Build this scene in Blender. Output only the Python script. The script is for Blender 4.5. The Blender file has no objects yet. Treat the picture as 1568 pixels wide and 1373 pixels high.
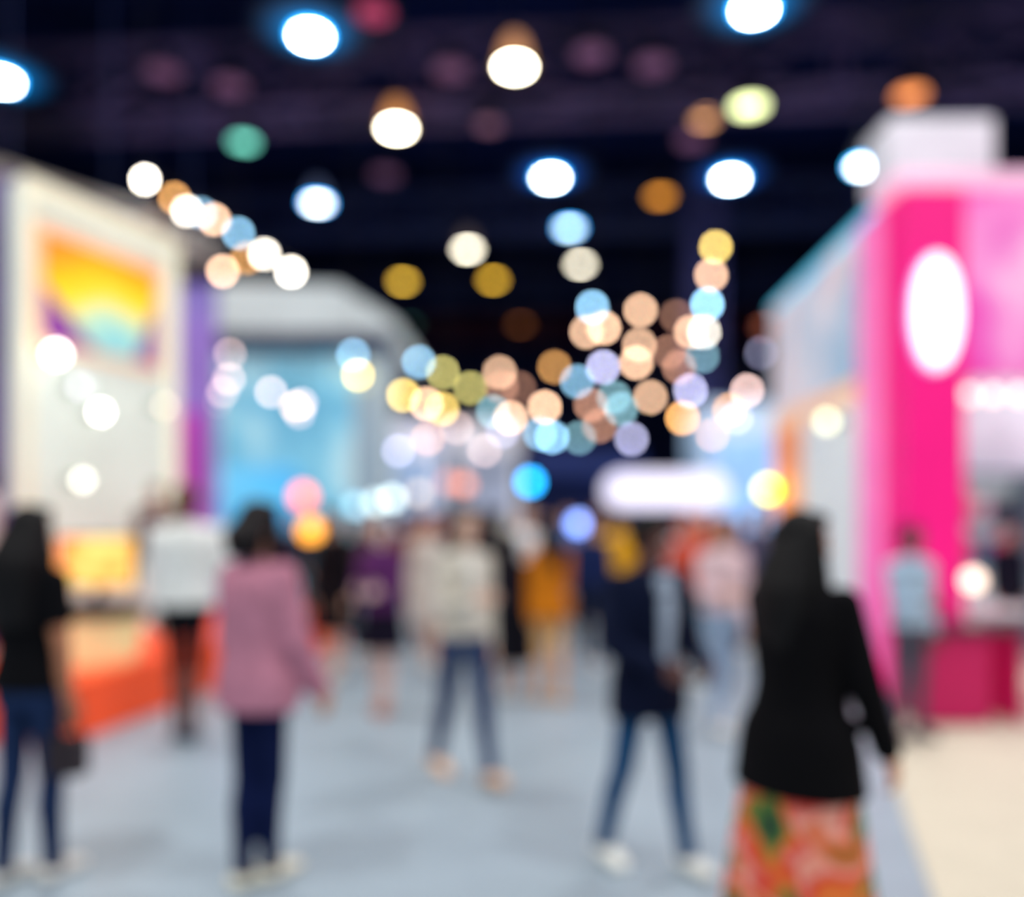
import bpy, math, random
import numpy as np
from mathutils import Vector, Matrix
from mathutils.bvhtree import BVHTree
random.seed(4)
scene = bpy.context.scene
try:
    scene.view_settings.view_transform = 'Standard'
    scene.view_settings.look = 'None'
except Exception as e:
    print(e)
EYE = 1.6
F = 1300.0
def X_(u, d): return (u-784.0)*d/F
def Z_(v, d): return EYE+(790.0-v)*d/F
def lin(c):
    o = []
    for x in c[:3]:
        x = x/255.0
        o.append(x/12.92 if x <= 0.04045 else ((x+0.055)/1.055)**2.4)
    return tuple(o)
# ------------------------------------------------------------ materials
MC = {}
def M(name, col, rough=0.6, es=0.0, ecol=None, var=0.08, scale=6.0, metal=0.0, bump=0.0, spec=None):
    key = (name, col, rough, es, ecol, var, scale, metal)
    if key in MC: return MC[key]
    m = bpy.data.materials.new(name); m.use_nodes = True
    nt = m.node_tree; b = nt.nodes['Principled BSDF']
    l = lin(col)
    tc = nt.nodes.new('ShaderNodeTexCoord'); nz = nt.nodes.new('ShaderNodeTexNoise')
    nz.inputs['Scale'].default_value = scale; nz.inputs['Detail'].default_value = 3
    nt.links.new(tc.outputs['Object'], nz.inputs['Vector'])
    cr = nt.nodes.new('ShaderNodeValToRGB')
    cr.color_ramp.elements[0].position = 0.3; cr.color_ramp.elements[1].position = 0.7
    cr.color_ramp.elements[0].color = tuple(max(0, x*(1-var)) for x in l)+(1,)
    cr.color_ramp.elements[1].color = tuple(min(1, x*(1+var)) for x in l)+(1,)
    nt.links.new(nz.outputs['Fac'], cr.inputs['Fac'])
    nt.links.new(cr.outputs['Color'], b.inputs['Base Color'])
    b.inputs['Roughness'].default_value = rough; b.inputs['Metallic'].default_value = metal
    if spec is not None: b.inputs['Specular IOR Level'].default_value = spec
    if es > 0:
        if ecol is None: nt.links.new(cr.outputs['Color'], b.inputs['Emission Color'])
        else: b.inputs['Emission Color'].default_value = lin(ecol)+(1,)
        b.inputs['Emission Strength'].default_value = es
        if es < 1.3: m.cycles.emission_sampling = 'NONE'
    if bump > 0:
        bp = nt.nodes.new('ShaderNodeBump'); n2 = nt.nodes.new('ShaderNodeTexNoise')
        n2.inputs['Scale'].default_value = 60; nt.links.new(tc.outputs['Object'], n2.inputs['Vector'])
        nt.links.new(n2.outputs['Fac'], bp.inputs['Height']); bp.inputs['Strength'].default_value = bump
        nt.links.new(bp.outputs['Normal'], b.inputs['Normal'])
    MC[key] = m
    return m
def M_patch(name, stops, scale=1.2, es=0.3, rough=0.6, distort=0.5):
    """multi-coloured printed graphic: noise driven colour ramp"""
    m = bpy.data.materials.new(name); m.use_nodes = True
    nt = m.node_tree; b = nt.nodes['Principled BSDF']
    tc = nt.nodes.new('ShaderNodeTexCoord'); nz = nt.nodes.new('ShaderNodeTexNoise')
    nz.inputs['Scale'].default_value = scale; nz.inputs['Detail'].default_value = 1.5
    nz.inputs['Distortion'].default_value = distort
    nt.links.new(tc.outputs['Object'], nz.inputs['Vector'])
    cr = nt.nodes.new('ShaderNodeValToRGB'); e = cr.color_ramp.elements
    e[0].position = stops[0][0]; e[0].color = lin(stops[0][1])+(1,)
    e[1].position = stops[-1][0]; e[1].color = lin(stops[-1][1])+(1,)
    for p, c in stops[1:-1]:
        k = e.new(p); k.color = lin(c)+(1,)
    nt.links.new(nz.outputs['Fac'], cr.inputs['Fac'])
    nt.links.new(cr.outputs['Color'], b.inputs['Base Color'])
    nt.links.new(cr.outputs['Color'], b.inputs['Emission Color'])
    b.inputs['Emission Strength'].default_value = es
    b.inputs['Roughness'].default_value = rough
    m.cycles.emission_sampling = 'NONE'
    return m
def M_glow_halo(name, col, L, r0, r1):
    """painted lens glow: emission fades outward from the lamp (object-space radius)"""
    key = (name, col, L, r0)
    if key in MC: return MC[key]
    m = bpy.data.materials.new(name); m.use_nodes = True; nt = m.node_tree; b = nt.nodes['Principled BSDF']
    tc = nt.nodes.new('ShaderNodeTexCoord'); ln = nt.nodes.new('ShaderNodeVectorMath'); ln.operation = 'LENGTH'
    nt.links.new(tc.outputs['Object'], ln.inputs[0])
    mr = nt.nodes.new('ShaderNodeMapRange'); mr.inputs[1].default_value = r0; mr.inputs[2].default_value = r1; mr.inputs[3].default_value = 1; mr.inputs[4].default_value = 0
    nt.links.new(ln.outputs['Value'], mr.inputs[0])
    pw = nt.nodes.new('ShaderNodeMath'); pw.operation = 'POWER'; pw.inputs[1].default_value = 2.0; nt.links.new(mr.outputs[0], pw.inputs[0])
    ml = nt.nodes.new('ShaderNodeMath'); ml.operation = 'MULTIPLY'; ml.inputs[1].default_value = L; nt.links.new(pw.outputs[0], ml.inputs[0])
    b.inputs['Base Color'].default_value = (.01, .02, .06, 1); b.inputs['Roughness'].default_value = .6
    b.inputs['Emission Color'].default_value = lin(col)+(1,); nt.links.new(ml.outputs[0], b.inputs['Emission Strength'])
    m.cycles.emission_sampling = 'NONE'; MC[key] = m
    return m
# ------------------------------------------------------------ mesh builder
class MB:
    def __init__(s): s.v = []; s.f = []; s.m = []; s.mats = []
    def mi(s, mat):
        if mat not in s.mats: s.mats.append(mat)
        return s.mats.index(mat)
    def add(s, v, f, mat):
        o = len(s.v); s.v += [tuple(p) for p in v]; k = s.mi(mat)
        for q in f: s.f.append([i+o for i in q]); s.m.append(k)
    def box(s, a, b, mat, bev=0.0):
        x0, y0, z0 = a; x1, y1, z1 = b
        s.prism([(x0, y0), (x1, y0), (x1, y1), (x0, y1)], z0, z1, mat)
    def prism(s, poly, z0, z1, mat):
        n = len(poly)
        v = [(p[0], p[1], z0) for p in poly]+[(p[0], p[1], z1) for p in poly]
        f = [list(range(n))[::-1], list(range(n, 2*n))]+[[i, (i+1) % n, n+(i+1) % n, n+i] for i in range(n)]
        s.add(v, f, mat)
    def wall(s, p0, p1, z0, z1, th, mat):
        a = Vector(p0); b = Vector(p1); d = (b-a).normalized(); n = Vector((-d.y, d.x))*th
        s.prism([a, b, b+n, a+n], z0, z1, mat)
    def loft(s, rings, mat, cap=True):
        v, f = loft(rings, cap); s.add(v, f, mat)
    def cone(s, p0, r0, p1, r1, mat, n=16):
        v, f = frustum(p0, r0, p1, r1, n); s.add(v, f, mat)
    def ball(s, c, r, mat, n=12):
        if not hasattr(r, '__len__'): r = (r, r, r)
        v, f = ellipsoid(c, r, n); s.add(v, f, mat)
    def build(s, name, parent=None, smooth=False, bevel=0.0, loc=None):
        me = bpy.data.meshes.new(name)
        vs = s.v
        if loc is not None: vs = [(p[0]-loc[0], p[1]-loc[1], p[2]-loc[2]) for p in vs]
        me.from_pydata(vs, [], s.f); me.validate()
        for m in s.mats: me.materials.append(m)
        me.polygons.foreach_set('material_index', s.m[:len(me.polygons)])
        if smooth: me.polygons.foreach_set('use_smooth', [True]*len(me.polygons))
        me.update()
        o = bpy.data.objects.new(name, me); scene.collection.objects.link(o)
        if loc is not None: o.location = loc
        if parent: o.parent = parent
        if bevel > 0:
            b = o.modifiers.new('bevel', 'BEVEL'); b.width = bevel; b.segments = 3; b.limit_method = 'ANGLE'
        return o
def frame(d):
    d = Vector(d).normalized(); up = Vector((0, 0, 1)) if abs(d.z) < 0.9 else Vector((0, 1, 0))
    u = d.cross(up).normalized(); w = u.cross(d).normalized()
    return d, u, w
def loft(rings, cap=True):
    n = len(rings[0]); v = []; f = []
    for r in rings: v += [tuple(p) for p in r]
    for k in range(len(rings)-1):
        for i in range(n):
            j = (i+1) % n
            f.append([k*n+i, k*n+j, (k+1)*n+j, (k+1)*n+i])
    if cap:
        f.append(list(range(n))[::-1]); o = (len(rings)-1)*n; f.append([o+i for i in range(n)])
    return v, f
def ring(c, u, w, ru, rw, n=16):
    c = Vector(c)
    return [c+u*(ru*math.cos(2*math.pi*i/n))+w*(rw*math.sin(2*math.pi*i/n)) for i in range(n)]
def frustum(p0, r0, p1, r1, n=16):
    d, u, w = frame(Vector(p1)-Vector(p0))
    return loft([ring(p0, u, w, r0, r0, n), ring(p1, u, w, r1, r1, n)])
def capsule(p0, r0, p1, r1, n=12):
    p0 = Vector(p0); p1 = Vector(p1)
    if (p1-p0).length < 1e-5: p1 = p0+Vector((0, 0, 1e-3))
    d, u, w = frame(p1-p0); R = []
    for a in (-80, -50, -20): R.append(ring(p0+d*(r0*math.sin(math.radians(a))), u, w, r0*math.cos(math.radians(a)), r0*math.cos(math.radians(a)), n))
    for a in (20, 50, 80): R.append(ring(p1+d*(r1*math.sin(math.radians(a))), u, w, r1*math.cos(math.radians(a)), r1*math.cos(math.radians(a)), n))
    return loft(R)
def ellipsoid(c, r, n=14, rot=None):
    c = Vector(c); R = []
    X = Vector((1, 0, 0)); Y = Vector((0, 1, 0))
    m = max(6, n//2+2)
    for k in range(m):
        a = -math.pi/2+math.pi*(k+0.35)/(m-1+0.7)
        R.append(ring(c+Vector((0, 0, r[2]*math.sin(a))), X, Y, r[0]*math.cos(a), r[1]*math.cos(a), n))
    return loft(R)
def empty(name, loc=(0, 0, 0)):
    e = bpy.data.objects.new(name, None); e.location = loc; scene.collection.objects.link(e); return e

# ------------------------------------------------------------ hall shell
m_floor = M('floor_grey_vinyl', (158, 173, 184), 0.45, var=0.07, scale=1.2, bump=0.02)
m_cream = M('carpet_cream', (214, 204, 182), 0.8, var=0.05, scale=3, bump=0.1)
m_ceil = M('ceiling_navy', (22, 36, 84), 0.9, var=0.4, scale=0.25, spec=.1)
m_wall = M('wall_navy', (24, 40, 96), 0.85, var=0.25, scale=0.3)
b = MB(); b.box((-24, -8, -0.2), (24, 46, 0), m_floor); b.build('floor')
b = MB(); b.box((-24, -8, 12), (24, 46, 12.3), m_ceil); b.build('ceiling')
b = MB(); b.box((-24, 45, 0), (24, 46, 12), m_wall); b.build('wall_back')
b = MB(); b.box((-24.3, -8, 0), (-24, 46, 12), m_wall); b.build('wall_left')
b = MB(); b.box((24, -8, 0), (24.3, 46, 12), m_wall); b.build('wall_right')
b = MB(); b.prism([(0.75, 0.6), (7.9, 0.6), (7.9, 9.8), (3.9, 9.8), (3.15, 7.6)], 0.0, 0.012, m_cream); b.build('carpet_cream')

# ceiling trusses
m_tr = M('truss_painted', (112, 92, 140), 0.6, var=0.8, scale=0.35)
m_tr2 = M('truss_dark', (48, 60, 112), 0.6, var=0.3, scale=0.6)
m_tow = M('truss_lilac', (84, 84, 146), 0.6, var=0.3, scale=0.6)
m_sil = M('truss_silver', (190, 180, 172), 0.35, metal=0.6)
def truss(name, p0, p1, size, hgt, n, mat, r=0.06, hang=True, wire=.03):
    p0 = Vector(p0); p1 = Vector(p1); d = (p1-p0).normalized(); L = (p1-p0).length
    if abs(d.z) > .9: s = Vector((1, 0, 0)); u = Vector((0, 1, 0))
    else: s = d.cross(Vector((0, 0, 1))).normalized(); u = Vector((0, 0, 1))
    b = MB(); C = [(s*a*size/2+u*c*hgt/2) for a, c in ((-1, -1), (1, -1), (1, 1), (-1, 1))]
    for c in C: b.cone(p0+c, r, p1+c, r, mat, 6)
    for i in range(n):
        a = p0+d*(L*i/n); e = p0+d*(L*(i+1)/n)
        for k in range(4):
            k2 = (k+1) % 4
            if i % 2: b.cone(a+C[k], r*.7, e+C[k2], r*.7, mat, 5)
            else: b.cone(a+C[k2], r*.7, e+C[k], r*.7, mat, 5)
            b.cone(a+C[k], r*.7, a+C[k2], r*.7, mat, 5)
    if hang:
        for t in (0.1, 0.5, 0.9):
            q = p0+d*(L*t)+u*hgt/2; b.cone(q, wire, (q.x, q.y, 12.0), wire, m_tr2, 6)
    return b.build(name)
truss('ceiling_truss', (-23, 18.6, 10.3), (23, 15.0, 10.3), 1.0, 1.3, 22, m_tr, .10)
truss('ceiling_truss', (-23, 26.5, 10.4), (23, 22.5, 10.4), .8, 1.0, 24, m_tr2, .08)
truss('ceiling_truss', (-23, 34.5, 10.4), (23, 31, 10.4), .8, 1.0, 24, m_tr2, .09)
truss('ceiling_truss', (-23, 42, 10.6), (23, 40, 10.6), .8, 1.0, 24, M('truss_red', (120, 50, 80), .6), .12)
truss('lighting_tower_truss', (5.05, 22.3, 0.06), (5.05, 22.3, 10.9), .7, .7, 14, m_tow, .08, False)
# ceiling ducts
m_duct = M('duct_blue_grey', (42, 54, 100), .5, var=.4, scale=.5)
for (y0, y1, z, r) in ((15.4, 12.8, 11.3, .28), (21.5, 19.3, 11.3, .28), (29.5, 27.5, 11.1, .3)):
    b = MB(); b.cone((-23, y0, z), r, (23, y1, z), r, m_duct, 18)
    for k in range(12):
        t = k/11; x = -22.5+45*t; y = y0+(y1-y0)*(x+23)/46
        b.cone((x-.04, y, z), r+.03, (x+.04, y, z), r+.03, m_duct, 18)
        b.cone((x, y, z+r*.8), .02, (x, y, 12.0), .02, m_duct, 6)
    b.build('ceiling_duct', smooth=False)

# ------------------------------------------------------------ high bay lamps
m_house = M('lamp_housing', (60, 60, 74), .4, metal=.4)
def high_bay(x, y, z, col, L, rim=None, rimL=0, cap=None, capL=0, r=.2, power=0, halo=None, haloL=0):
    b = MB(); U = Vector((1, 0, 0)); V = Vector((0, 1, 0))
    lens = M('lamp_lens_or_added_disc', col, .4, es=L, ecol=col, var=.02)
    rm = M('lamp_rim_painted_glow', rim or (120, 120, 130), .4, es=rimL, ecol=rim or (0, 0, 0), var=.02) if rim else m_house  # rim given emission to paint the coloured glow fringe around the lens
    cp = M('lamp_dome', cap, .5, es=capL, ecol=cap, var=.05) if cap else m_house
    b.loft([ring((x, y, z-.03), U, V, r*.6, r*.6, 20), ring((x, y, z), U, V, r, r, 20), ring((x, y, z+.04), U, V, r*.95, r*.95, 20)], lens)
    b.loft([ring((x, y, z+.005), U, V, r*1.32, r*1.32, 20), ring((x, y, z+.045), U, V, r*1.3, r*1.3, 20)], rm)
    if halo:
        hm = M_glow_halo('lamp_painted_halo', halo, haloL, r*1.1, r*4.4)
        # wide shallow dish added behind the lens, its emission painting a glare halo
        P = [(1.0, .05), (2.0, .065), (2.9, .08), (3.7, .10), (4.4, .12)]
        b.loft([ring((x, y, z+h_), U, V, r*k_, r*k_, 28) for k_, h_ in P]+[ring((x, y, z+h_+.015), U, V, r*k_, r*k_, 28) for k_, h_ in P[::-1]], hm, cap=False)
    h = 1.0 if not cap else 1.35
    b.loft([ring((x, y, z+.045), U, V, r*1.2, r*1.2, 20), ring((x, y, z+.18*h), U, V, r*1.05, r*1.05, 20), ring((x, y, z+.33*h), U, V, r*.7, r*.7, 20), ring((x, y, z+.38*h), U, V, r*.4, r*.4, 20)], cp)
    b.cone((x, y, z+.37*h), .05, (x, y, z+.52*h), .04, m_house, 10)
    b.cone((x, y, z+.5*h), .014, (x, y, 12.0), .014, m_house, 6)
    o = b.build('real_or_added_high_bay_lamp', loc=(x, y, z))
    if power:
        ld = bpy.data.lights.new('unseen_fill_light', 'AREA'); ld.shape = 'DISK'; ld.size = r*2; ld.energy = power; ld.color = lin(col)
        lo = bpy.data.objects.new('unseen_fill_light', ld); scene.collection.objects.link(lo); lo.parent = o; lo.location = (0, 0, -.05)
    return o
WB = (240, 252, 255); WW = (255, 246, 222)
def bay_at(u, v, z=9.0, **k):
    d = F*(z-EYE)/(790.0-v); return high_bay(X_(u, d), d, z, **k)
BL = dict(col=WB, L=60, rim=(30, 170, 255), rimL=9)
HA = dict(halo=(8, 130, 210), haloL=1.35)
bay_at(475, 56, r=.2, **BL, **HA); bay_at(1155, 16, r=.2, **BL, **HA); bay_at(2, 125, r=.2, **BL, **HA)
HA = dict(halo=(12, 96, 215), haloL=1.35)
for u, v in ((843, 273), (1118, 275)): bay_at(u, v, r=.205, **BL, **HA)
CR = dict(col=WW, L=45, rim=(170, 140, 50), rimL=.8)
bay_at(788, 103, r=.21, cap=(180, 125, 85), capL=1.7, **CR)
bay_at(607, 197, r=.21, cap=(190, 125, 65), capL=1.7, **CR)
bay_at(716, 382, cap=(80, 70, 66), capL=1.2, r=.2, col=WW, L=20)
bay_at(889, 405, r=.19, col=WW, L=18)
bay_at(486, 312, col=WB, L=18, rim=(20, 150, 240), rimL=10, cap=(66, 76, 104), capL=1.2, r=.2)
bay_at(872, 350, col=(210, 244, 255), L=12, rim=(20, 150, 240), rimL=10, r=.19)
bay_at(373, 218, col=(120, 225, 200), L=3.6, r=.21)
bay_at(1147, 163, col=(226, 236, 170), L=6, r=.27)
bay_at(1080, 182, z=9.6, col=(240, 170, 110), L=4.2, r=.22)
bay_at(1394, 146, col=(235, 140, 80), L=2.8, r=.25)
bay_at(1011, 301, col=(235, 150, 50), L=4, r=.22)
bay_at(617, 431, col=(250, 200, 70), L=11, r=.21)
bay_at(755, 429, col=(250, 195, 60), L=10, r=.21)
bay_at(748, 192, col=(120, 80, 100), L=1.4, r=.2)
bay_at(797, 497, col=(190, 110, 50), L=2, r=.25)
bay_at(629, 497, col=(60, 110, 100), L=1.6, r=.22)
bay_at(1172, 500, col=(200, 110, 80), L=4, r=.27)
bay_at(572, 20, col=(170, 50, 90), L=.9, r=.25)
for u, v, l in ((250, 112, .35), (352, 132, .4), (690, 108, .3), (905, 84, .3), (1000, 100, .3), (590, 268, .35), (1060, 215, .5)):
    bay_at(u, v, z=9.8, col=(150, 100, 140), L=l, r=.3)  # dim emissive discs added to imitate pinkish smears across the ceiling
bay_at(1322, 256, z=7, col=WB, L=22, rim=(20, 160, 230), rimL=12, r=.15)
bay_at(1350, 254, z=7.2, col=(90, 190, 240), L=3, r=.15)
bay_at(1509, 270, z=7.0, col=(120, 190, 255), L=6, r=.11)
for x in (-10, -3.4, 3.4, 10):
    for y in (-5, 1.2, 7.4):
        high_bay(x, y, 9.0, col=(250, 251, 250), L=30, r=.3, power=260 if y > 7 else 200)  # unseen lamps added behind and overhead to carry most of the lighting

# ------------------------------------------------------------ festoon strings
m_cable = M('cable_black', (24, 24, 30), .7)
PAL = dict(w=(255, 246, 230), p=(255, 206, 170), y=(255, 220, 120), b=(150, 208, 245), v=(206, 206, 250), o=(245, 178, 105), g=(222, 212, 130), t=(150, 205, 220), r=(235, 172, 145), k=(250, 212, 206))
def festoon(name, pts, r=.06, top=None, kL=1.9):
    b = MB(); P = []
    for q in pts:
        u, v, d, c = q[:4]; L = q[4] if len(q) > 4 else 13
        p = Vector((X_(u, d), d, Z_(v, d))); P.append(p)
        col = PAL[c]; rr_ = r*d/15.0
        b.ball(p, rr_, M('bulb_glow_'+c, col, .3, es=L*kL, ecol=col, var=.02), 10)
        b.cone(p+Vector((0, 0, rr_*.8)), .024, p+Vector((0, 0, rr_+.08)), .026, m_cable, 8)
    T = [p+Vector((0, 0, r+.09)) for p in P]
    for a, c in zip(T[:-1], T[1:]):
        mid = (a+c)/2-Vector((0, 0, .02+.04*(c-a).length))
        b.cone(a, .009, mid, .009, m_cable, 5); b.cone(mid, .009, c, .009, m_cable, 5)
    for p in (T[0], T[-1], T[len(T)//2]):
        b.cone(p, .008, (p.x, p.y, 12.0 if top is None else top), .008, m_cable, 5)
    return b.build(name, smooth=True)
festoon('festoon_string_lights', [(222, 275, 11.0, 'w', 26), (267, 303, 11.6, 'o', 9), (286, 323, 12.2, 'w', 16), (308, 326, 12.5, 'b', 6), (328, 336, 12.8, 'p', 14), (365, 357, 13.4, 'b', 10), (378, 395, 13.8, 'o', 8), (405, 389, 14.2, 'w', 18), (446, 416, 14.8, 'w', 22), (341, 415, 15.0, 'p', 15)])
festoon('festoon_string_lights', [(541, 543, 14, 'b', 9), (548, 574, 14.3, 'y', 12), (584, 558, 14.6, 'y', 14), (577, 590, 14.9, 'g', 7), (618, 605, 15.1, 'y', 14), (641, 554, 15.3, 'b', 11), (653, 618, 15.5, 'p', 16), (678, 570, 15.8, 'g', 9), (677, 626, 16.1, 'y', 12), (720, 594, 16.4, 'g', 8), (765, 570, 16.8, 'p', 9), (755, 630, 17, 't', 8), (782, 640, 17.2, 'p', 15), (768, 592, 17.5, 'r', 5), (795, 594, 17.8, 'r', 3)])
festoon('festoon_string_lights', [(834, 623, 15, 'p', 16), (827, 664, 15.2, 'b', 9), (845, 669, 15.5, 'b', 14), (887, 670, 15.8, 't', 6), (884, 584, 16.2, 'b', 10), (849, 562, 16.5, 'o', 7), (905, 620, 16.9, 'r', 7), (923, 562, 17.2, 'v', 15), (940, 608, 17.5, 't', 7), (951, 626, 17.7, 't', 8), (918, 652, 18, 'r', 6), (967, 672, 18.3, 'v', 9)])
festoon('festoon_string_lights', [(907, 470, 15, 'b', 14), (898, 508, 15.4, 'p', 11), (925, 502, 15.8, 'p', 15), (981, 475, 16.2, 'p', 12), (979, 528, 16.6, 'p', 10), (974, 555, 17, 'p', 14), (996, 608, 17.4, 'p', 10), (1024, 538, 17.8, 'r', 5), (1040, 562, 18, 'r', 6), (1045, 640, 18.2, 'o', 17), (1057, 598, 18.5, 'v', 14), (1075, 545, 18.8, 't', 7)])
festoon('festoon_string_lights', [(1096, 378, 14, 'y', 13), (1089, 421, 14.4, 'p', 13), (1083, 466, 14.8, 'b', 20), (1078, 508, 15.2, 'w', 13), (1058, 508, 15.5, 'p', 12), (1036, 484, 15.8, 'r', 3), (1144, 598, 16.2, 'k', 12), (1117, 627, 16.6, 'o', 10), (1091, 666, 17, 'r', 7), (1128, 640, 17.4, 'v', 6), (1165, 540, 17.8, 'v', 2.5)])
festoon('globe_light_garland', [(352, 542, 12.5, 'k', 4.5), (351, 580, 12.6, 'k', 6), (341, 600, 12.8, 'k', 4), (330, 615, 12.9, 'k', 4), (321, 630, 13, 'k', 4)], r=.06, top=4.4)
festoon('globe_light_garland', [(415, 600, 12.6, 'k', 7), (452, 622, 12.8, 'p', 7), (462, 618, 13, 'k', 6), (458, 632, 13.2, 'k', 4)], r=.06, top=4.4)
festoon('globe_light_garland', [(590, 655, 17, 'v', 5), (610, 690, 17.2, 'v', 6), (655, 672, 17.4, 'r', 7), (700, 655, 17.8, 'k', 5), (742, 690, 18.1, 'k', 5), (770, 660, 18.4, 'v', 5)], r=.06)

# ------------------------------------------------------------ floor-standing globe lamps between the far booths
def pole_lamp(u, v, d, col, L, r=.1, stand=True):
    x = X_(u, d); z = Z_(v, d); b = MB()
    b.ball((x, d, z), r, M('globe_glow', col, .3, es=L, ecol=col, var=.02), 14)
    b.cone((x, d, z-r-.05), .05, (x, d, z-r*.8), .05, m_house, 12)
    b.cone((x, d, .03), .022, (x, d, z-r), .018, m_house, 8)
    b.cone((x, d, 0), .17, (x, d, .035), .15, m_house, 20)
    return b.build('globe_floor_lamp', smooth=False)
for a in ((812, 738, 16, (30, 170, 255), 13, .12), (886, 802, 12, (130, 165, 255), 7, .10), (1176, 750, 10.8, (250, 235, 20), 8, .10), (464, 760, 9.5, (255, 110, 80), 4.2, .11),
          (600, 764, 13, (215, 235, 235), 6, .09), (641, 756, 13.5, (190, 170, 150), 5, .09), (575, 770, 13.3, (200, 220, 220), 5, .09), (710, 742, 13, (215, 130, 100), 4, .10), (686, 738, 14, (170, 100, 90), 4, .10), (476, 812, 8.3, (255, 170, 50), 3.6, .10), (545, 775, 12, (150, 200, 220), 4, .09)):
    pole_lamp(*a)

# ------------------------------------------------------------ left booth (cream graphic wall on an orange plinth)
def V2(t): return (-4.4+.64*t, 7.6+1.9*t)
lb = empty('exhibition_booth_cream')
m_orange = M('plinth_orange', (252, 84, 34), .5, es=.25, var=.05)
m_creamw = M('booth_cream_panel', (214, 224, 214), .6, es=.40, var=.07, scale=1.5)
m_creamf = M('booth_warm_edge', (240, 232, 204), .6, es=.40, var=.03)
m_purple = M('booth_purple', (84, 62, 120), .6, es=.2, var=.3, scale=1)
b = MB(); b.prism([(-3.1, 6.0), (-2.15, 10.9), (-8.5, 10.9), (-8.5, 6.0)], 0, .42, m_orange); b.build('plinth', lb)
b = MB(); b.wall(V2(0), V2(1.0), .42, 4.62, .14, m_creamw); b.build('graphic_wall', lb)
n = Vector((1.9, -.64)).normalized()
def off(t, k): p = V2(t); return (p[0]+n.x*k, p[1]+n.y*k)
def panel(bb, t0, t1, z0, z1, k0, k1, mat):
    bb.prism([off(t0, k0), off(t1, k0), off(t1, k1), off(t0, k1)], z0, z1, mat)
b = MB()
panel(b, 0, 1, 4.5, 4.66, .0, .05, m_creamf); panel(b, 0, .04, .42, 4.5, 0, .05, m_creamf); panel(b, .95, 1, .42, 4.5, 0, .05, m_creamf)
b.build('lit_frame', lb, bevel=.01)
# poster material
pm = bpy.data.materials.new('poster_gradient'); pm.use_nodes = True; nt = pm.node_tree; bs = nt.nodes['Principled BSDF']
tc = nt.nodes.new('ShaderNodeTexCoord'); sx = nt.nodes.new('ShaderNodeSeparateXYZ'); nt.links.new(tc.outputs['Generated'], sx.inputs[0])
def mth(op, a, b_=None, c=None):
    q = nt.nodes.new('ShaderNodeMath'); q.operation = op
    for i, z in enumerate((a, b_)):
        if z is None: continue
        if isinstance(z, (int, float)): q.inputs[i].default_value = z
        else: nt.links.new(z, q.inputs[i])
    return q.outputs[0]
dx = mth('SUBTRACT', sx.outputs['X'], .64); dz = mth('SUBTRACT', sx.outputs['Z'], .1)
rr = mth('SQRT', mth('ADD', mth('MULTIPLY', dx, dx), mth('MULTIPLY', dz, dz)))
nz = nt.nodes.new('ShaderNodeTexNoise'); nz.inputs['Scale'].default_value = 3; nt.links.new(tc.outputs['Generated'], nz.inputs['Vector'])
rr = mth('ADD', rr, mth('MULTIPLY', mth('SUBTRACT', nz.outputs['Fac'], .5), .15))
cr = nt.nodes.new('ShaderNodeValToRGB'); e = cr.color_ramp.elements
e[0].position = 0; e[0].color = lin((110, 195, 215))+(1,); e[1].position = 1; e[1].color = lin((250, 130, 30))+(1,)
for p, c in ((.30, (190, 225, 190)), (.44, (250, 220, 70)), (.62, (255, 200, 10)), (.84, (255, 150, 20))):
    k = e.new(p); k.color = lin(c)+(1,)
nt.links.new(rr, cr.inputs['Fac'])
k1 = mth('LESS_THAN', mth('ADD', sx.outputs['Z'], mth('MULTIPLY', sx.outputs['X'], 1.25)), .60)
k2 = mth('LESS_THAN', mth('SUBTRACT', sx.outputs['Z'], mth('MULTIPLY', mth('SUBTRACT', sx.outputs['X'], .80), 3.4)), .0)
kk = mth('MAXIMUM', k1, k2)
mx = nt.nodes.new('ShaderNodeMix'); mx.data_type = 'RGBA'; nt.links.new(kk, mx.inputs[0]); nt.links.new(cr.outputs['Color'], mx.inputs[6]); mx.inputs[7].default_value = lin((130, 56, 146))+(1,)
nt.links.new(mx.outputs[2], bs.inputs['Base Color']); nt.links.new(mx.outputs[2], bs.inputs['Emission Color']); bs.inputs['Emission Strength'].default_value = .55
b = MB(); panel(b, .10, .82, 3.22, 4.22, .01, .05, pm); b.build('poster', lb)
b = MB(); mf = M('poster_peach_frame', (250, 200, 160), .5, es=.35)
panel(b, .06, .87, 3.14, 3.22, .0, .04, mf); panel(b, .06, .87, 4.22, 4.30, .0, .04, mf); panel(b, .06, .10, 3.22, 4.22, 0, .04, mf); panel(b, .82, .87, 3.22, 4.22, 0, .04, mf); b.build('poster_frame', lb)
b = MB(); b.wall((-8.2, 7.72), (-4.45, 7.72), .42, 4.7, .14, m_purple); b.build('purple_wing', lb)
b = MB(); b.wall((-4.75, 10.6), (-3.72, 10.6), .42, 4.5, .12, M_patch('violet_print', [(.35, (96, 76, 150)), (.5, (126, 110, 180)), (.62, (140, 110, 190))], .7, .35)); b.build('violet_panel', lb)
b = MB(); b.wall((-4.6, 10.5), (-3.85, 10.5), .45, 2.9, .06, M('magenta_panel', (180, 60, 175), .6, es=.4)); b.build('magenta_panel', lb)
def wall_lamp(par, u, v, t, L, r, col=(255, 252, 236)):
    p = off(t, .2); d = p[1]; z = Z_(v, d); b = MB(); q = off(t, .04)
    b.ball((p[0], p[1], z), r, M('wall_globe_glow', col, .3, es=L, ecol=col, var=.02), 14)
    b.cone((q[0], q[1], z), .04, (p[0], p[1], z), .03, m_house, 8); b.build('wall_globe', par, smooth=True)
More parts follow.
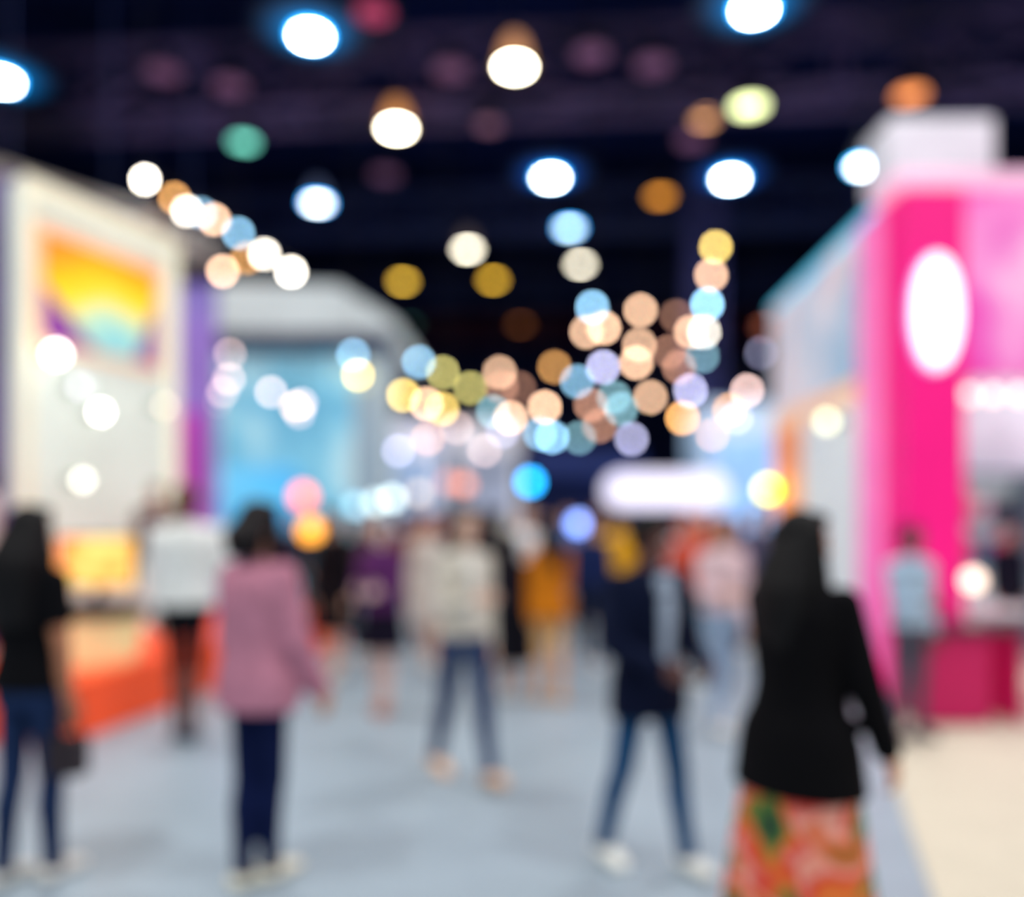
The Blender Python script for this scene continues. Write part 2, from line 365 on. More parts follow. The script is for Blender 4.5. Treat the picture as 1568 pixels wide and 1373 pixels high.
wall_lamp(lb, 69, 542, .10, 14, .06); wall_lamp(lb, 141, 631, .36, 18, .04); wall_lamp(lb, 105, 735, .25, 7, .04, (245, 250, 225)); wall_lamp(lb, 240, 622, .8, 3, .04, (250, 235, 200)); wall_lamp(lb, 100, 592, .24, 2, .05, (235, 240, 250))
truss('booth_lighting_truss', (-6.0, 9.6, 5.35), (-4.5, 12.6, 5.5), .5, .35, 10, m_sil, .05, wire=.008)

# reception counter + monitor on the plinth
rc = empty('reception_counter')
cx = X_(190, 7.0)
b = MB(); U = Vector((1, 0, 0)); V = Vector((0, 1, 0)); mcc = M('counter_cream', (246, 222, 160), .5, es=.3)
b.loft([ring((cx-.22, 6.85, z), U, V, rx, .26, 28) for z, rx in ((.42, .36), (.5, .40), (.76, .42), (.80, .44))], mcc); b.build('body', rc, smooth=False)
b = MB(); b.loft([ring((cx-.22, 6.85, z), U, V, .50, .32, 28) for z in (.80, .90)], M('counter_top_black', (12, 12, 18), .5)); b.build('top', rc)
mo = empty('display_monitor')
b = MB(); b.box((cx-.48, 6.86, 1.02), (cx+.16, 6.91, 1.44), M('monitor_black', (20, 20, 24), .4)); b.box((cx-.22, 6.88, .915), (cx-.14, 6.91, 1.03), m_house); b.box((cx-.32, 6.79, .90), (cx-.04, 6.98, .92), m_house); b.build('case', mo)
b = MB(); b.box((cx-.46, 6.85, 1.04), (cx+.14, 6.86, 1.42), M_patch('screen_orange', [(.35, (255, 120, 50)), (.5, (255, 185, 90)), (.65, (255, 220, 120))], 4, 1.0)); b.build('screen', mo)

# ------------------------------------------------------------ blue booth with white canopy
bb_ = empty('exhibition_booth_blue')
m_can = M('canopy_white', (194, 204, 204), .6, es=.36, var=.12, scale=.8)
y = 14.0; xs = lambda u: X_(u, y)
b = MB()
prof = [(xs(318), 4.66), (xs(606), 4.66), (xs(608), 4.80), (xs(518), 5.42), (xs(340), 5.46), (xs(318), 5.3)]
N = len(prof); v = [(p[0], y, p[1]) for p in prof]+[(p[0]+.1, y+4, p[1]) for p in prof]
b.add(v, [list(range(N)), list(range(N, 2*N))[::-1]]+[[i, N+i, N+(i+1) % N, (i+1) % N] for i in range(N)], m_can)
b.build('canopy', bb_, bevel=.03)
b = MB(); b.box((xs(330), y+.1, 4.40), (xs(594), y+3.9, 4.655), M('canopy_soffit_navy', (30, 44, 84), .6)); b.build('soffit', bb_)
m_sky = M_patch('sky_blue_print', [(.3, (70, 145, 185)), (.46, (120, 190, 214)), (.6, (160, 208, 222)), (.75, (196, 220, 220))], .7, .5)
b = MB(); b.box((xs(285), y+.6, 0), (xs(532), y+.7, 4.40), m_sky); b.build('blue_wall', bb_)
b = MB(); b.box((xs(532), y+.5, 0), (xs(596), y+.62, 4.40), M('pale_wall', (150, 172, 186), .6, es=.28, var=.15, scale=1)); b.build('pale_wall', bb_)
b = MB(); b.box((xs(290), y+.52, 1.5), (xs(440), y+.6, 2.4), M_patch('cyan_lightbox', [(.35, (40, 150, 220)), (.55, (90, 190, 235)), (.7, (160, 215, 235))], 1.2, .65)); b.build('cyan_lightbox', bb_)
b = MB()
for u in (326, 592): b.cone((xs(u), y+.2, 0), .05, (xs(u), y+.2, 4.40), .05, m_can, 12)
b.build('posts', bb_)

# ------------------------------------------------------------ generic distant booths
def booth(name, x0, x1, y, h, col, fcol, es=.4, fes=.8, depth=2.4):
    e_ = empty(name)
    mw = M(name+'_wall', col, .6, es=es, var=.3, scale=.9); mf = M(name+'_fascia', fcol, .5, es=fes, var=.2, scale=1.4)
    b = MB(); b.box((x0, y+depth, 0), (x1, y+depth+.1, h), mw); b.box((x0, y+.3, 0), (x0+.1, y+depth, h), mw); b.box((x1-.1, y+.3, 0), (x1, y+depth, h), mw); b.build('walls', e_)
    b = MB(); b.box((x0-.1, y, h-.75), (x1+.1, y+.3, h+.05), mf); b.build('fascia', e_, bevel=.06)
    b = MB(); b.box((x0, y+.05, 0), (x0+.12, y+.2, h-.75), mf); b.box((x1-.12, y+.05, 0), (x1, y+.2, h-.75), mf); b.build('posts', e_)
    b = MB(); w = (x1-x0); b.box((x0+w*.3, y+.7, 0), (x0+w*.7, y+1.2, 1.0), mf); b.box((x0+w*.27, y+.65, 1.0), (x0+w*.73, y+1.25, 1.05), mw); b.build('counter', e_, bevel=.02)
    return e_
booth('distant_booth_pale', -3.6, -1.7, 19.5, 3.75, (160, 178, 200), (220, 220, 240), .5, .75)
booth('distant_booth_white', -1.35, .15, 21, 3.9, (170, 176, 192), (212, 208, 214), .45, .55)
booth('distant_booth_azure', 4.4, 6.3, 19, 4.1, (170, 200, 232), (190, 212, 238), .55, .65)
booth('distant_booth_navy', .5, 3.9, 26, 3.6, (18, 36, 96), (30, 54, 126), .15, .2)
booth('distant_booth_grey', -9.5, -5.6, 19, 4.6, (80, 90, 140), (110, 110, 160), .2, .3)
booth('distant_booth_teal', 7.5, 12, 20, 4.4, (110, 140, 170), (140, 170, 200), .2, .3)

# illuminated lozenge sign over booth entrance
sg = empty('illuminated_header_sign'); y = 13.0
b = MB(); x0, x1 = X_(926, y), X_(1116, y); zc = Z_(750, y); hh = .27
pr = []
for k in range(13): a = math.pi/2+math.pi*k/12; pr.append((x0+hh+hh*math.cos(a), zc+hh*math.sin(a)))
for k in range(13): a = -math.pi/2+math.pi*k/12; pr.append((x1-hh+hh*math.cos(a), zc+hh*math.sin(a)))
N = len(pr); b.add([(p[0], y, p[1]) for p in pr]+[(p[0], y+.2, p[1]) for p in pr], [list(range(N)), list(range(N, 2*N))[::-1]]+[[i, N+i, N+(i+1) % N, (i+1) % N] for i in range(N)], M('sign_white_glow', (225, 222, 250), .4, es=1.0, ecol=(236, 232, 255)))
b.build('lit_face', sg)
b = MB()
for x in (x0+.25, x1-.25): b.cone((x, y+.1, 0), .04, (x, y+.1, zc-hh+.01), .04, m_sil, 10)
b.build('posts', sg)

# ------------------------------------------------------------ right pink booth
rb = empty('exhibition_booth_pink')
def SW(Y): return 3.2+(Y-7)*.06
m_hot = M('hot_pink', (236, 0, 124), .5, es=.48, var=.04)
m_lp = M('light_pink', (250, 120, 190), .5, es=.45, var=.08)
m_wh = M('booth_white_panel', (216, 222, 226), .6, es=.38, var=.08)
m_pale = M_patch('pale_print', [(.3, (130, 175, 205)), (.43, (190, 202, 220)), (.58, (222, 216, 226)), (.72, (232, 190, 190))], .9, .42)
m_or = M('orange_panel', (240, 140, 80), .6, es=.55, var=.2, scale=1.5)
def sw(name, y0, y1, z0, z1, mat, k=0.0, th=.14):
    b = MB(); b.prism([(SW(y0)-k, y0), (SW(y1)-k, y1), (SW(y1)+th, y1), (SW(y0)+th, y0)], z0, z1, mat); return b.build(name, rb)
sw('side_pink', 7.4, 8.0, 0, 4.3, m_lp)
sw('side_white', 8.0, 9.9, 0, 2.7, m_wh)
sw('side_graphic', 8.0, 11.2, 2.9, 4.3, m_pale)
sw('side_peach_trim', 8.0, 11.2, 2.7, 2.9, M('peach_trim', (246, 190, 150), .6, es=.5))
sw('side_orange', 9.9, 11.2, 0, 2.7, m_or)
sw('led_edge_strip', 7.6, 11.2, 4.3, 4.35, M('led_cyan', (70, 190, 225), .4, es=1.25), .03)
b = MB(); b.box((3.24, 7.0, 0), (3.74, 7.4, 4.3), m_hot); b.build('pillar', rb, bevel=.015)
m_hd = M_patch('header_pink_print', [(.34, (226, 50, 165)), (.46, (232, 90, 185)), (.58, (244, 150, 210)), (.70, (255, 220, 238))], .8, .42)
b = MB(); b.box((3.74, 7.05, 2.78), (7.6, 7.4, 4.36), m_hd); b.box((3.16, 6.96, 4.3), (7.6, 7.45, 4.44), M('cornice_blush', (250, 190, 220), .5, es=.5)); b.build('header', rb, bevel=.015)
b = MB(); U = Vector((1, 0, 0)); W = Vector((0, 0, 1)); c = Vector((3.47, 6.9, Z_(476, 6.9)))
b.loft([ring(c+Vector((0, dy, 0)), U, W, a, h, 32) for dy, a, h in ((-.02, .15, .42), (0, .175, .45), (.1, .175, .45))], M('oval_glow', (250, 250, 255), .4, es=1.8, ecol=(250, 250, 255)))
b.loft([ring(c+Vector((0, dy, 0)), U, W, .2, .475, 32) for dy in (.04, .1)], M('oval_rim', (190, 160, 230), .4, es=.8)); b.build('oval_lightbox', rb)
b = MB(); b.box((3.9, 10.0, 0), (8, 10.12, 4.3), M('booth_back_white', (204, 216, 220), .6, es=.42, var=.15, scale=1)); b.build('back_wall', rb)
b = MB(); b.box((7.6, 7.05, 0), (7.75, 10, 4.4), m_hd); b.build('side_far', rb)
b = MB()
for z in (1.0, 1.5, 2.05): b.box((4.3, 9.6, z), (7.5, 10, z+.05), M('shelf_teal', (120, 160, 170), .5))
for x in (4.3, 5.9, 7.46): b.box((x, 9.6, 0), (x+.05, 10, 2.1), M('shelf_teal', (120, 160, 170), .5))
cols = [(250, 120, 130), (240, 240, 240), (60, 150, 180), (250, 200, 90), (30, 40, 60), (230, 60, 140)]
for z in (.02, 1.05, 1.55):
    x = 4.42
    while x < 7.3:
        w = random.uniform(.1, .22); hgt = random.uniform(.18, .36); c = random.choice(cols)
        if not (x < 5.9 < x+w+.05): b.box((x, 9.68, z), (x+w, 9.9, z+hgt), M('product_box', c, .5, es=.1))
        x += w+.08
b.build('display_shelves', rb)
b = MB()
for u in (1485, 1520, 1560):
    p = (X_(u, 8.3), 8.3, Z_(604, 8.3)); b.ball(p, .05, M('spot_glow', (255, 222, 205), .3, es=3.4, ecol=(255, 222, 205), var=.02), 12); b.cone((p[0], p[1], p[2]+.04), .012, (p[0], p[1], 4.32), .012, m_house, 6)
b.box((3.5, 8.26, 4.3), (7.58, 8.34, 4.38), m_house)
b.build('pendant_globes', rb, smooth=False)
b = MB(); zz = Z_(645, 8.4); b.ball((SW(8.4)-.17, 8.4, zz), .055, M('side_globe_glow', (240, 240, 190), .3, es=5, ecol=(240, 240, 190), var=.02), 12); b.cone((SW(8.4)-.12, 8.4, zz), .03, (SW(8.4)+.02, 8.4, zz), .04, m_house, 8); b.build('side_globe', rb)
b = MB(); d = 8.6; b.box((X_(1348, d), 8.4, 4.9), (X_(1508, d), 9.0, 5.55), M('tower_sign_white', (196, 194, 200), .5, es=.4, var=.12, scale=1))
for x in (X_(1360, d), X_(1490, d)): b.box((x, 8.7, 4.3), (x+.08, 8.8, 4.92), m_sil)
b.box((3.5, 8.6, 4.22), (7.58, 8.9, 4.32), m_sil); b.build('rooftop_sign', rb, bevel=.04)
# counter
ct = empty('pink_counter')
b = MB(); b.box((3.14, 6.45, .012), (3.66, 6.93, .72), M('counter_magenta', (195, 4, 90), .5, es=.15)); b.build('body', ct, bevel=.04)
b = MB(); b.box((3.08, 6.38, .72), (3.95, 6.93, .765), M('counter_dark_top', (50, 30, 50), .4)); b.box((3.86, 6.5, .012), (3.92, 6.9, .72), M('counter_magenta', (195, 4, 90), .5, es=.15)); b.build('top', ct, bevel=.01)
b = MB(); x = X_(1490, 6.6); b.ball((x, 6.6, 1.1), .07, M('table_globe_glow', (255, 226, 205), .3, es=3.4, ecol=(255, 222, 200), var=.02), 14); b.cone((x, 6.6, .79), .012, (x, 6.6, 1.04), .012, m_sil, 8); b.cone((x, 6.6, .765), .07, (x, 6.6, .79), .06, m_sil, 16); b.build('globe_table_lamp')
b = MB(); x = 4.35; mwt = M('table_white', (236, 236, 236), .35)
b.cone((x, 7.85, .71), .4, (x, 7.85, .75), .41, mwt, 32); b.cone((x, 7.85, .03), .035, (x, 7.85, .72), .035, m_sil, 12); b.cone((x, 7.85, .012), .26, (x, 7.85, .04), .2, m_sil, 24); b.build('round_table')

# ------------------------------------------------------------ people
def remesh(parts, vox, smooth=3):
    v = []; f = []; lab = []
    for pv, pf, pl in parts:
        o = len(v); v += [tuple(p) for p in pv]
        for q in pf: f.append([i+o for i in q]); lab.append(pl)
    me = bpy.data.meshes.new('tmp'); me.from_pydata(v, [], f); me.update()
    ob = bpy.data.objects.new('tmp', me); scene.collection.objects.link(ob)
    r = ob.modifiers.new('r', 'REMESH'); r.mode = 'VOXEL'; r.voxel_size = vox
    if smooth:
        s = ob.modifiers.new('s', 'SMOOTH'); s.factor = .5; s.iterations = smooth
    dg = bpy.context.evaluated_depsgraph_get(); ev = ob.evaluated_get(dg); m2 = ev.to_mesh()
    n = len(m2.vertices); co = np.empty(n*3, np.float32); m2.vertices.foreach_get('co', co); co = co.reshape(-1, 3)
    faces = [tuple(p.vertices) for p in m2.polygons]
    bvh = BVHTree.FromPolygons([Vector(p) for p in v], f)
    out = []
    for q in faces:
        c = co[list(q)].mean(axis=0); h = bvh.find_nearest(Vector(c.tolist()))
        out.append(lab[h[2]] if h[2] is not None else lab[0])
    ev.to_mesh_clear(); bpy.data.objects.remove(ob); bpy.data.meshes.remove(me)
    return co.tolist(), faces, out
ZP = [.0, .70, .80, .86, .93, 1.0, 1.06, 1.15, 1.25, 1.33, 1.39, 1.43, 1.46]
def profile(z, fem):
    rxm = [.16, .16, .16, .165, .163, .15, .147, .155, .175, .185, .170, .10, .060]
    rxf = [.165, .165, .168, .172, .165, .138, .122, .128, .146, .154, .138, .088, .052]
    ry = [.11, .11, .112, .115, .112, .102, .098, .104, .115, .112, .096, .072, .054]
    return np.interp(z, ZP, rxf if fem else rxm), np.interp(z, ZP, ry)
def hand_parts(Wp, h, n, side, curl):
    h = h.normalized(); n = (n-h*n.dot(h)).normalized(); t = h.cross(n)*side
    P = []; offs = (.029, .0095, -.0095, -.028); ln = (.070, .080, .074, .058)
    P.append((*capsule(Wp-h*.03, .027, Wp+h*.01, .024), 'skin'))
    for o, L in zip(offs, ln):
        kn = Wp+h*(.088-abs(o)*.25)+t*o
        P.append((*capsule(Wp+h*.01+t*o*.5, .0145, kn, .0115), 'skin'))
        a = kn; ang = 0
        for s_, da, r0, r1 in ((.45, 14, .0092, .0085), (.31, 26, .0085, .0078), (.24, 20, .0078, .0064)):
            ang += math.radians(da*curl); dr = (h*math.cos(ang)+n*math.sin(ang)+t*o*3.0*(1-.5*curl)).normalized()
            c = a+dr*(L*s_); P.append((*capsule(a, r0, c, r1, 8), 'skin')); a = c
    a = Wp+h*.02+t*.02
    for L, dr, r0, r1 in ((.045, h*.62+t*.75+n*.15, .014, .0115), (.032, h*.85+t*.45+n*.25, .011, .0098), (.026, h*.9+t*.2+n*.35, .0095, .0075)):
        c = a+dr.normalized()*L; P.append((*capsule(a, r0, c, r1, 8), 'skin')); a = c
    return P
def person(name, u, d, heading=180, H=1.65, fem=True, legs=((0, 3, 3), (0, 3, 3)), arms=(((-.1, .05, -1), (-.03, .2, -1)), ((.1, .05, -1), (.03, .2, -1))),
           top=(200, 130, 150), hem=.95, sleeve='long', bulk=.012, inner=None, bottom=(30, 40, 70), kind='pants', skirt_hem=.5, flare=.12, skirt=None,
           shoe=(230, 225, 215), hair='long', hcol=(24, 18, 18), hl=.3, hw=1.0, skin=(214, 160, 130), yaw=0, pitch=0, vox=.012, x=None, z0=0.0, curl=1.0, skirt_mat=None, es=0.0, lean=0, hemflare=.06):
    fine = vox < .01
    parts = []; s = H/1.70
    sw_ = .155 if fem else .182
    X = Vector((1, 0, 0)); Y = Vector((0, 1, 0))
    def tl(z0_, z1_, extra, lab, fl=0.0, fy=0.0, nn=14):
        R = []
        for z in np.linspace(z0_, z1_, nn):
            rx, ry = profile(z, fem); k = max(0, .98-z)
            yo = lean*max(0, z-.95)
            ex = extra*(1 if z < 1.36 else max(.3, 1-(z-1.36)*8))
            R.append(ring((0, yo-.005, z), X, Y, rx+ex+fl*k, ry+ex+fl*k+fy*k, 20))
        parts.append((*loft(R), lab))
    tl(.80, 1.02, .004, 'bottom' if kind != 'dress' else 'top')
    tl(hem, 1.445, bulk, 'top', hemflare if hem < .9 else 0)
    if kind in ('skirt', 'dress'): tl(skirt_hem, 1.0, .012, 'skirt' if kind == 'skirt' else 'top', flare, .02)
    if fem:
        for sx_ in (-1, 1): parts.append((*ellipsoid((sx_*.07, .075+lean*.3, 1.27), (.065, .055, .06)), 'top'))
    if inner:
        R = [ring((0, .085+bulk+lean*(z-.95), z), X, Y, w, .028+(.012 if z < 1.35 else -.012), 12) for z, w in ((.98, .03), (1.1, .035), (1.25, .05), (1.36, .06), (1.42, .045))]
        parts.append((*loft(R), 'inner'))
    nb = Vector((0, lean*.48, 1.40)); hc = Vector((0, .02+lean*.62, 1.585))
    parts.append((*capsule(nb, .052, nb+Vector((0, .01, .1)), .046), 'skin'))
    hands = []
    for i, side in enumerate((-1, 1)):
        S = Vector((side*sw_, lean*.43, 1.36)); d1 = Vector(arms[i][0]).normalized(); d2 = Vector(arms[i][1]).normalized()
        E = S+d1*.285; Wp = E+d2*.245
        parts.append((*capsule((side*.05, lean*.45-.01, 1.395), .048, S, .05+bulk*.3), 'top'))
        k = bulk*.6
        if sleeve == 'long':
            parts.append((*capsule(S, .052+k, E, .042+k), 'top')); parts.append((*capsule(E, .042+k, Wp-d2*.02, .031+k), 'top'))
        else:
            mid = S+d1*.15; parts.append((*capsule(S, .054+k, mid, .05+k), 'top')); parts.append((*capsule(S, .046, E, .04), 'skin'))
        parts.append((*capsule(E, .040, Wp, .026), 'skin'))
        nn_ = Vector((-side, 0, 0)) if abs(d2.x) < .75 else Vector((0, 0, -1) if d2.z > -.5 else (0, -1, 0))
        hands += hand_parts(Wp, d2, nn_, side, curl)
    low = 9
    lab_t = {'pants': 'bottom', 'shorts': 'bottom', 'skirt': 'leg', 'dress': 'leg'}[kind]; lab_c = 'bottom' if kind == 'pants' else 'leg'
    pk = .008 if kind == 'pants' else 0
    for i, side in enumerate((-1, 1)):
        a, kb, ab = legs[i]; hp = Vector((side*.08, 0, .90))
        def dr(q): q = math.radians(q); return Vector((side*math.sin(math.radians(ab)), math.sin(q), -math.cos(q))).normalized()
        K = hp+dr(a)*.43; A = K+dr(a-kb)*.40
        parts.append((*capsule(hp, .086, K, .055+pk), lab_t))
        mc = K+(A-K)*.33-Vector((0, .012, 0))
        parts.append((*capsule(K, .053+pk, mc, .054+pk), lab_c)); parts.append((*capsule(mc, .053+pk, A, .036+pk*1.3), lab_c))
        q = a-kb; p = math.radians(max(-35, q+8) if q < -12 else (min(10, q*.4) if q > 8 else 0))
        f = Vector((0, math.cos(p), math.sin(p))); up = Vector((0, -math.sin(p), math.cos(p)))
        for ox, rs in ((-.014, 1), (.014, 1)):
            o = Vector((ox, 0, 0)); hl_ = A-f*.04-up*.042+o; ba = A+f*.10-up*.045+o*1.4; to = A+f*.155-up*.052+o
            for p0, r0, p1, r1 in ((hl_, .033, ba, .032), (ba, .032, to, .025)):
                parts.append((*capsule(p0, r0, p1, r1, 10), 'shoe')); low = min(low, p0.z-r0, p1.z-r1)
        parts.append((*capsule(A+Vector((0, 0, .0)), .036, A-f*.01-up*.03, .042, 10), 'shoe'))
    HP = []
    HP.append((*ellipsoid((0, -.012, .022), (.074, .094, .094), 20), 'skin')); HP.append((*ellipsoid((0, .022, -.035), (.058, .062, .082), 18), 'skin'))
    HP.append((*ellipsoid((0, .062, -.095), (.024, .02, .018), 12), 'skin')); HP.append((*capsule((0, .082, .008), .007, (0, .098, -.03), .0125), 'skin'))
    HP.append((*ellipsoid((0, .074, .024), (.045, .014, .01), 12), 'skin')); HP.append((*ellipsoid((0, .078, -.06), (.024, .01, .012), 12), 'lip'))
    for sd in (-1, 1):
        HP.append((*ellipsoid((sd*.073, -.005, -.012), (.01, .018, .03), 10), 'skin')); HP.append((*ellipsoid((sd*.036, .058, -.03), (.02, .018, .02), 10), 'skin'))
    HP.append((*capsule((0, -.015, -.06), .05, (0, -.01, -.17), .05), 'skin'))
    HP.append((*ellipsoid((0, -.028, .038), (.086, .095, .09), 20), 'hair'))
    HP.append((*ellipsoid((0, .045, .085), (.06, .035, .03), 14), 'hair'))
    if hair in ('long', 'bob'):
        L = hl if hair == 'long' else .13; R = []
        for t in np.linspace(0, 1, 9):
            z = .06-t*(L+.06); bk = -.03-.085*min(1, t*2.2); R.append(ring((0, bk, z), X, Y, .092*(1+(hw-1)*min(1, t*2.5))*(1-.25*t*t), (.075-.035*t)*(1+(hw-1)*.9*min(1, t*2.5)), 18))
        HP.append((*loft(R), 'hair'))
        for sd in (-1, 1): HP.append((*capsule((sd*.07, -.005, .04), .03, (sd*.082*(1+(hw-1)*.6), -.02, -min(L, .2)), .024*hw), 'hair'))
    elif hair == 'bun': HP.append((*ellipsoid((0, -.11, .07), (.045, .042, .042), 14), 'hair')); HP.append((*ellipsoid((0, -.05, -.02), (.078, .06, .06), 14), 'hair'))
    else: HP.append((*ellipsoid((0, -.045, -.01), (.079, .062, .065), 14), 'hair'))
    Rm = Matrix.Rotation(math.radians(yaw), 4, 'Z') @ Matrix.Rotation(math.radians(pitch), 4, 'X'); T = Matrix.Translation(hc) @ Rm
    HP = [([T @ Vector(p) for p in v_], f_, l_) for v_, f_, l_ in HP]
    eyes = []
    for sd in (-1, 1):
        eyes.append((*ellipsoid((sd*.03, .068, .002), (.013, .012, .009), 12), 'eye')); eyes.append((*ellipsoid((sd*.03, .0775, .002), (.006, .004, .006), 10), 'iris'))
        eyes.append((*capsule((sd*.016, .082, .026), .004, (sd*.045, .07, .027), .003, 6), 'brow'))
    eyes = [([T @ Vector(p) for p in v_], f_, l_) for v_, f_, l_ in eyes]
    cl = lambda nm, c, r=.9: M('cloth_'+nm, c, r, var=.14, scale=14, bump=.15, es=es, spec=.12)
    mats = {'skin': M('skin', skin, .5, var=.05, scale=20), 'leg': M('skin', skin, .5, var=.05, scale=20), 'hair': M('hair', hcol, .6, var=.3, scale=40, spec=.2), 'top': cl('top', top), 'bottom': cl('bottom', bottom),
            'inner': cl('inner', inner or top), 'shoe': M('shoe', shoe, .5), 'skirt': skirt_mat or cl('skirt', skirt or bottom), 'lip': M('lip', (176, 84, 84), .4), 'eye': M('eye_white', (235, 235, 235), .2), 'iris': M('iris', (30, 20, 15), .2), 'brow': M('brow', hcol, .6)}
    b = MB()
    for grp, vx, sm in ((parts, vox, 3), (HP, .0055 if fine else .011, 1), (hands, .0042 if fine else .007, 1)):
        v_, f_, l_ = remesh(grp, vx, sm); o = len(b.v); b.v += [tuple(p) for p in v_]
        for q, l in zip(f_, l_): b.f.append([i+o for i in q]); b.m.append(b.mi(mats[l]))
    for v_, f_, l_ in eyes: b.add(v_, f_, mats[l_])
    b.v = [(p[0]*s, p[1]*s, (p[2]-low)*s) for p in b.v]
    ob = b.build(name, smooth=True)
    ob.location = (X_(u, d) if x is None else x, d, z0); ob.rotation_euler = (0, 0, math.radians(heading))
    return ob
WALK = ((16, 4, 1), (-12, 12, 1)); WALK2 = ((-12, 12, 1), (15, 3, 1))
FWD = ((-.08, .2, -1), (.3, 1, .0)); FWDr = ((.08, .2, -1), (-.3, 1, .0))
HANG = ((-.05, .02, -1), (0, .16, -1)); HANGr = ((.05, .02, -1), (0, .16, -1))
N_ = .0085
person('woman_black_top', 46, 3.72, heading=-20, H=1.64, top=(9, 9, 13), sleeve='short', hem=.88, bulk=.024, bottom=(34, 52, 88), shoe=(230, 226, 216), hl=.42, hw=1.6, hcol=(12, 9, 11), skin=(190, 125, 90), legs=((-3, 4, 0), (6, 5, 0)), arms=(HANG, ((.16, -.02, -1), (.05, .10, -1))), vox=N_)
person('woman_pink_jacket', 396, 3.70, heading=-34, H=1.66, top=(200, 132, 152), hem=.79, bulk=.046, bottom=(14, 26, 66), shoe=(236, 230, 208), hair='bob', hw=1.2, hcol=(22, 14, 16), legs=((-3, 3, -4), (5, 4, -4)), arms=(((-.10, -.02, -1), (.02, .25, -1)), ((.20, .12, -1), (.06, .45, -.9))), yaw=8, vox=N_, hemflare=.0)
person('man_white_shirt', 284, 6.1, heading=12, H=1.82, fem=False, top=(250, 250, 238), hem=.90, bulk=.038, bottom=(16, 16, 22), kind='shorts', shoe=(24, 44, 66), hair='short', hcol=(110, 74, 54), skin=(96, 62, 54), legs=((3, 3, -2), (-4, 3, -2)), arms=(HANG, ((.3, .1, -1), (-.1, .6, -.4))), vox=.011)
person('woman_purple_dress', 585, 6.9, heading=165, H=1.58, top=(96, 44, 100), hem=.9, bulk=.03, bottom=(22, 16, 34), kind='skirt', skirt_hem=.56, hair='bob', hcol=(110, 76, 66), skin=(244, 206, 192), shoe=(190, 130, 110), legs=((6, 3, -1), (-5, 6, -1)), arms=(FWD, FWDr), vox=.011)
person('woman_beige_top', 710, 5.15, heading=212, H=1.65, top=(216, 208, 192), hem=.90, bulk=.010, bottom=(42, 62, 102), shoe=(244, 196, 156), hair='long', hl=.24, hcol=(36, 22, 22), skin=(240, 196, 170), legs=((17, 4, -1), (-12, 10, -1)), arms=(HANG, ((.1, .35, -1), (-.35, .9, .2))), inner=(240, 236, 226), vox=.0095)
person('woman_mustard_top', 842, 7.3, heading=20, H=1.57, top=(214, 124, 24), hem=.78, bulk=.026, bottom=(236, 184, 120), kind='shorts', hair='long', hl=.36, hw=1.3, hcol=(18, 12, 14), skin=(236, 176, 126), shoe=(224, 174, 120), legs=((6, 3, -1), (-5, 5, -1)), arms=(HANG, FWDr), vox=.011)
person('man_navy_suit', 994, 3.86, heading=210, H=1.60, fem=False, top=(11, 19, 44), hem=.74, bulk=.034, inner=(176, 190, 210), bottom=(36, 82, 124), shoe=(240, 240, 230), hair='short', hcol=(12, 9, 10), skin=(112, 70, 60), yaw=40, pitch=-10, legs=((10, 4, 4), (-9, 7, 4)), arms=(((-.18, .1, -1), (.35, .8, -.35)), ((.16, .15, -1), (-.35, .9, -.3))), vox=N_, curl=1.5)
m_flor = M_patch('floral_skirt_print', [(.36, (26, 64, 36)), (.41, (90, 130, 40)), (.45, (240, 120, 40)), (.50, (225, 40, 20)), (.54, (246, 170, 150)), (.58, (235, 100, 40)), (.64, (50, 110, 40))], 4.6, .02, distort=.6)
person('woman_black_coat', 1224, 2.93, heading=-48, H=1.61, top=(8, 7, 10), hem=.70, bulk=.040, kind='skirt', skirt_hem=.20, flare=.15, skirt_mat=m_flor, shoe=(60, 30, 30), hair='long', hl=.52, hw=1.65, hcol=(11, 8, 9), skin=(214, 150, 120), yaw=-24, legs=((14, 4, 0), (-10, 10, 0)), arms=(((-.12, .35, -1), (-.02, .55, -1)), ((.24, .14, -1), (.20, .26, -1))), vox=N_, hemflare=.16, lean=.05)
person('man_pale_blue_shirt', 1400, 6.1, heading=200, H=1.52, fem=False, top=(176, 200, 222), hem=.9, bottom=(88, 84, 100), shoe=(60, 40, 60), hair='short', hcol=(30, 14, 24), skin=(130, 80, 76), arms=(HANG, FWDr), x=2.86, vox=.011, z0=.012)
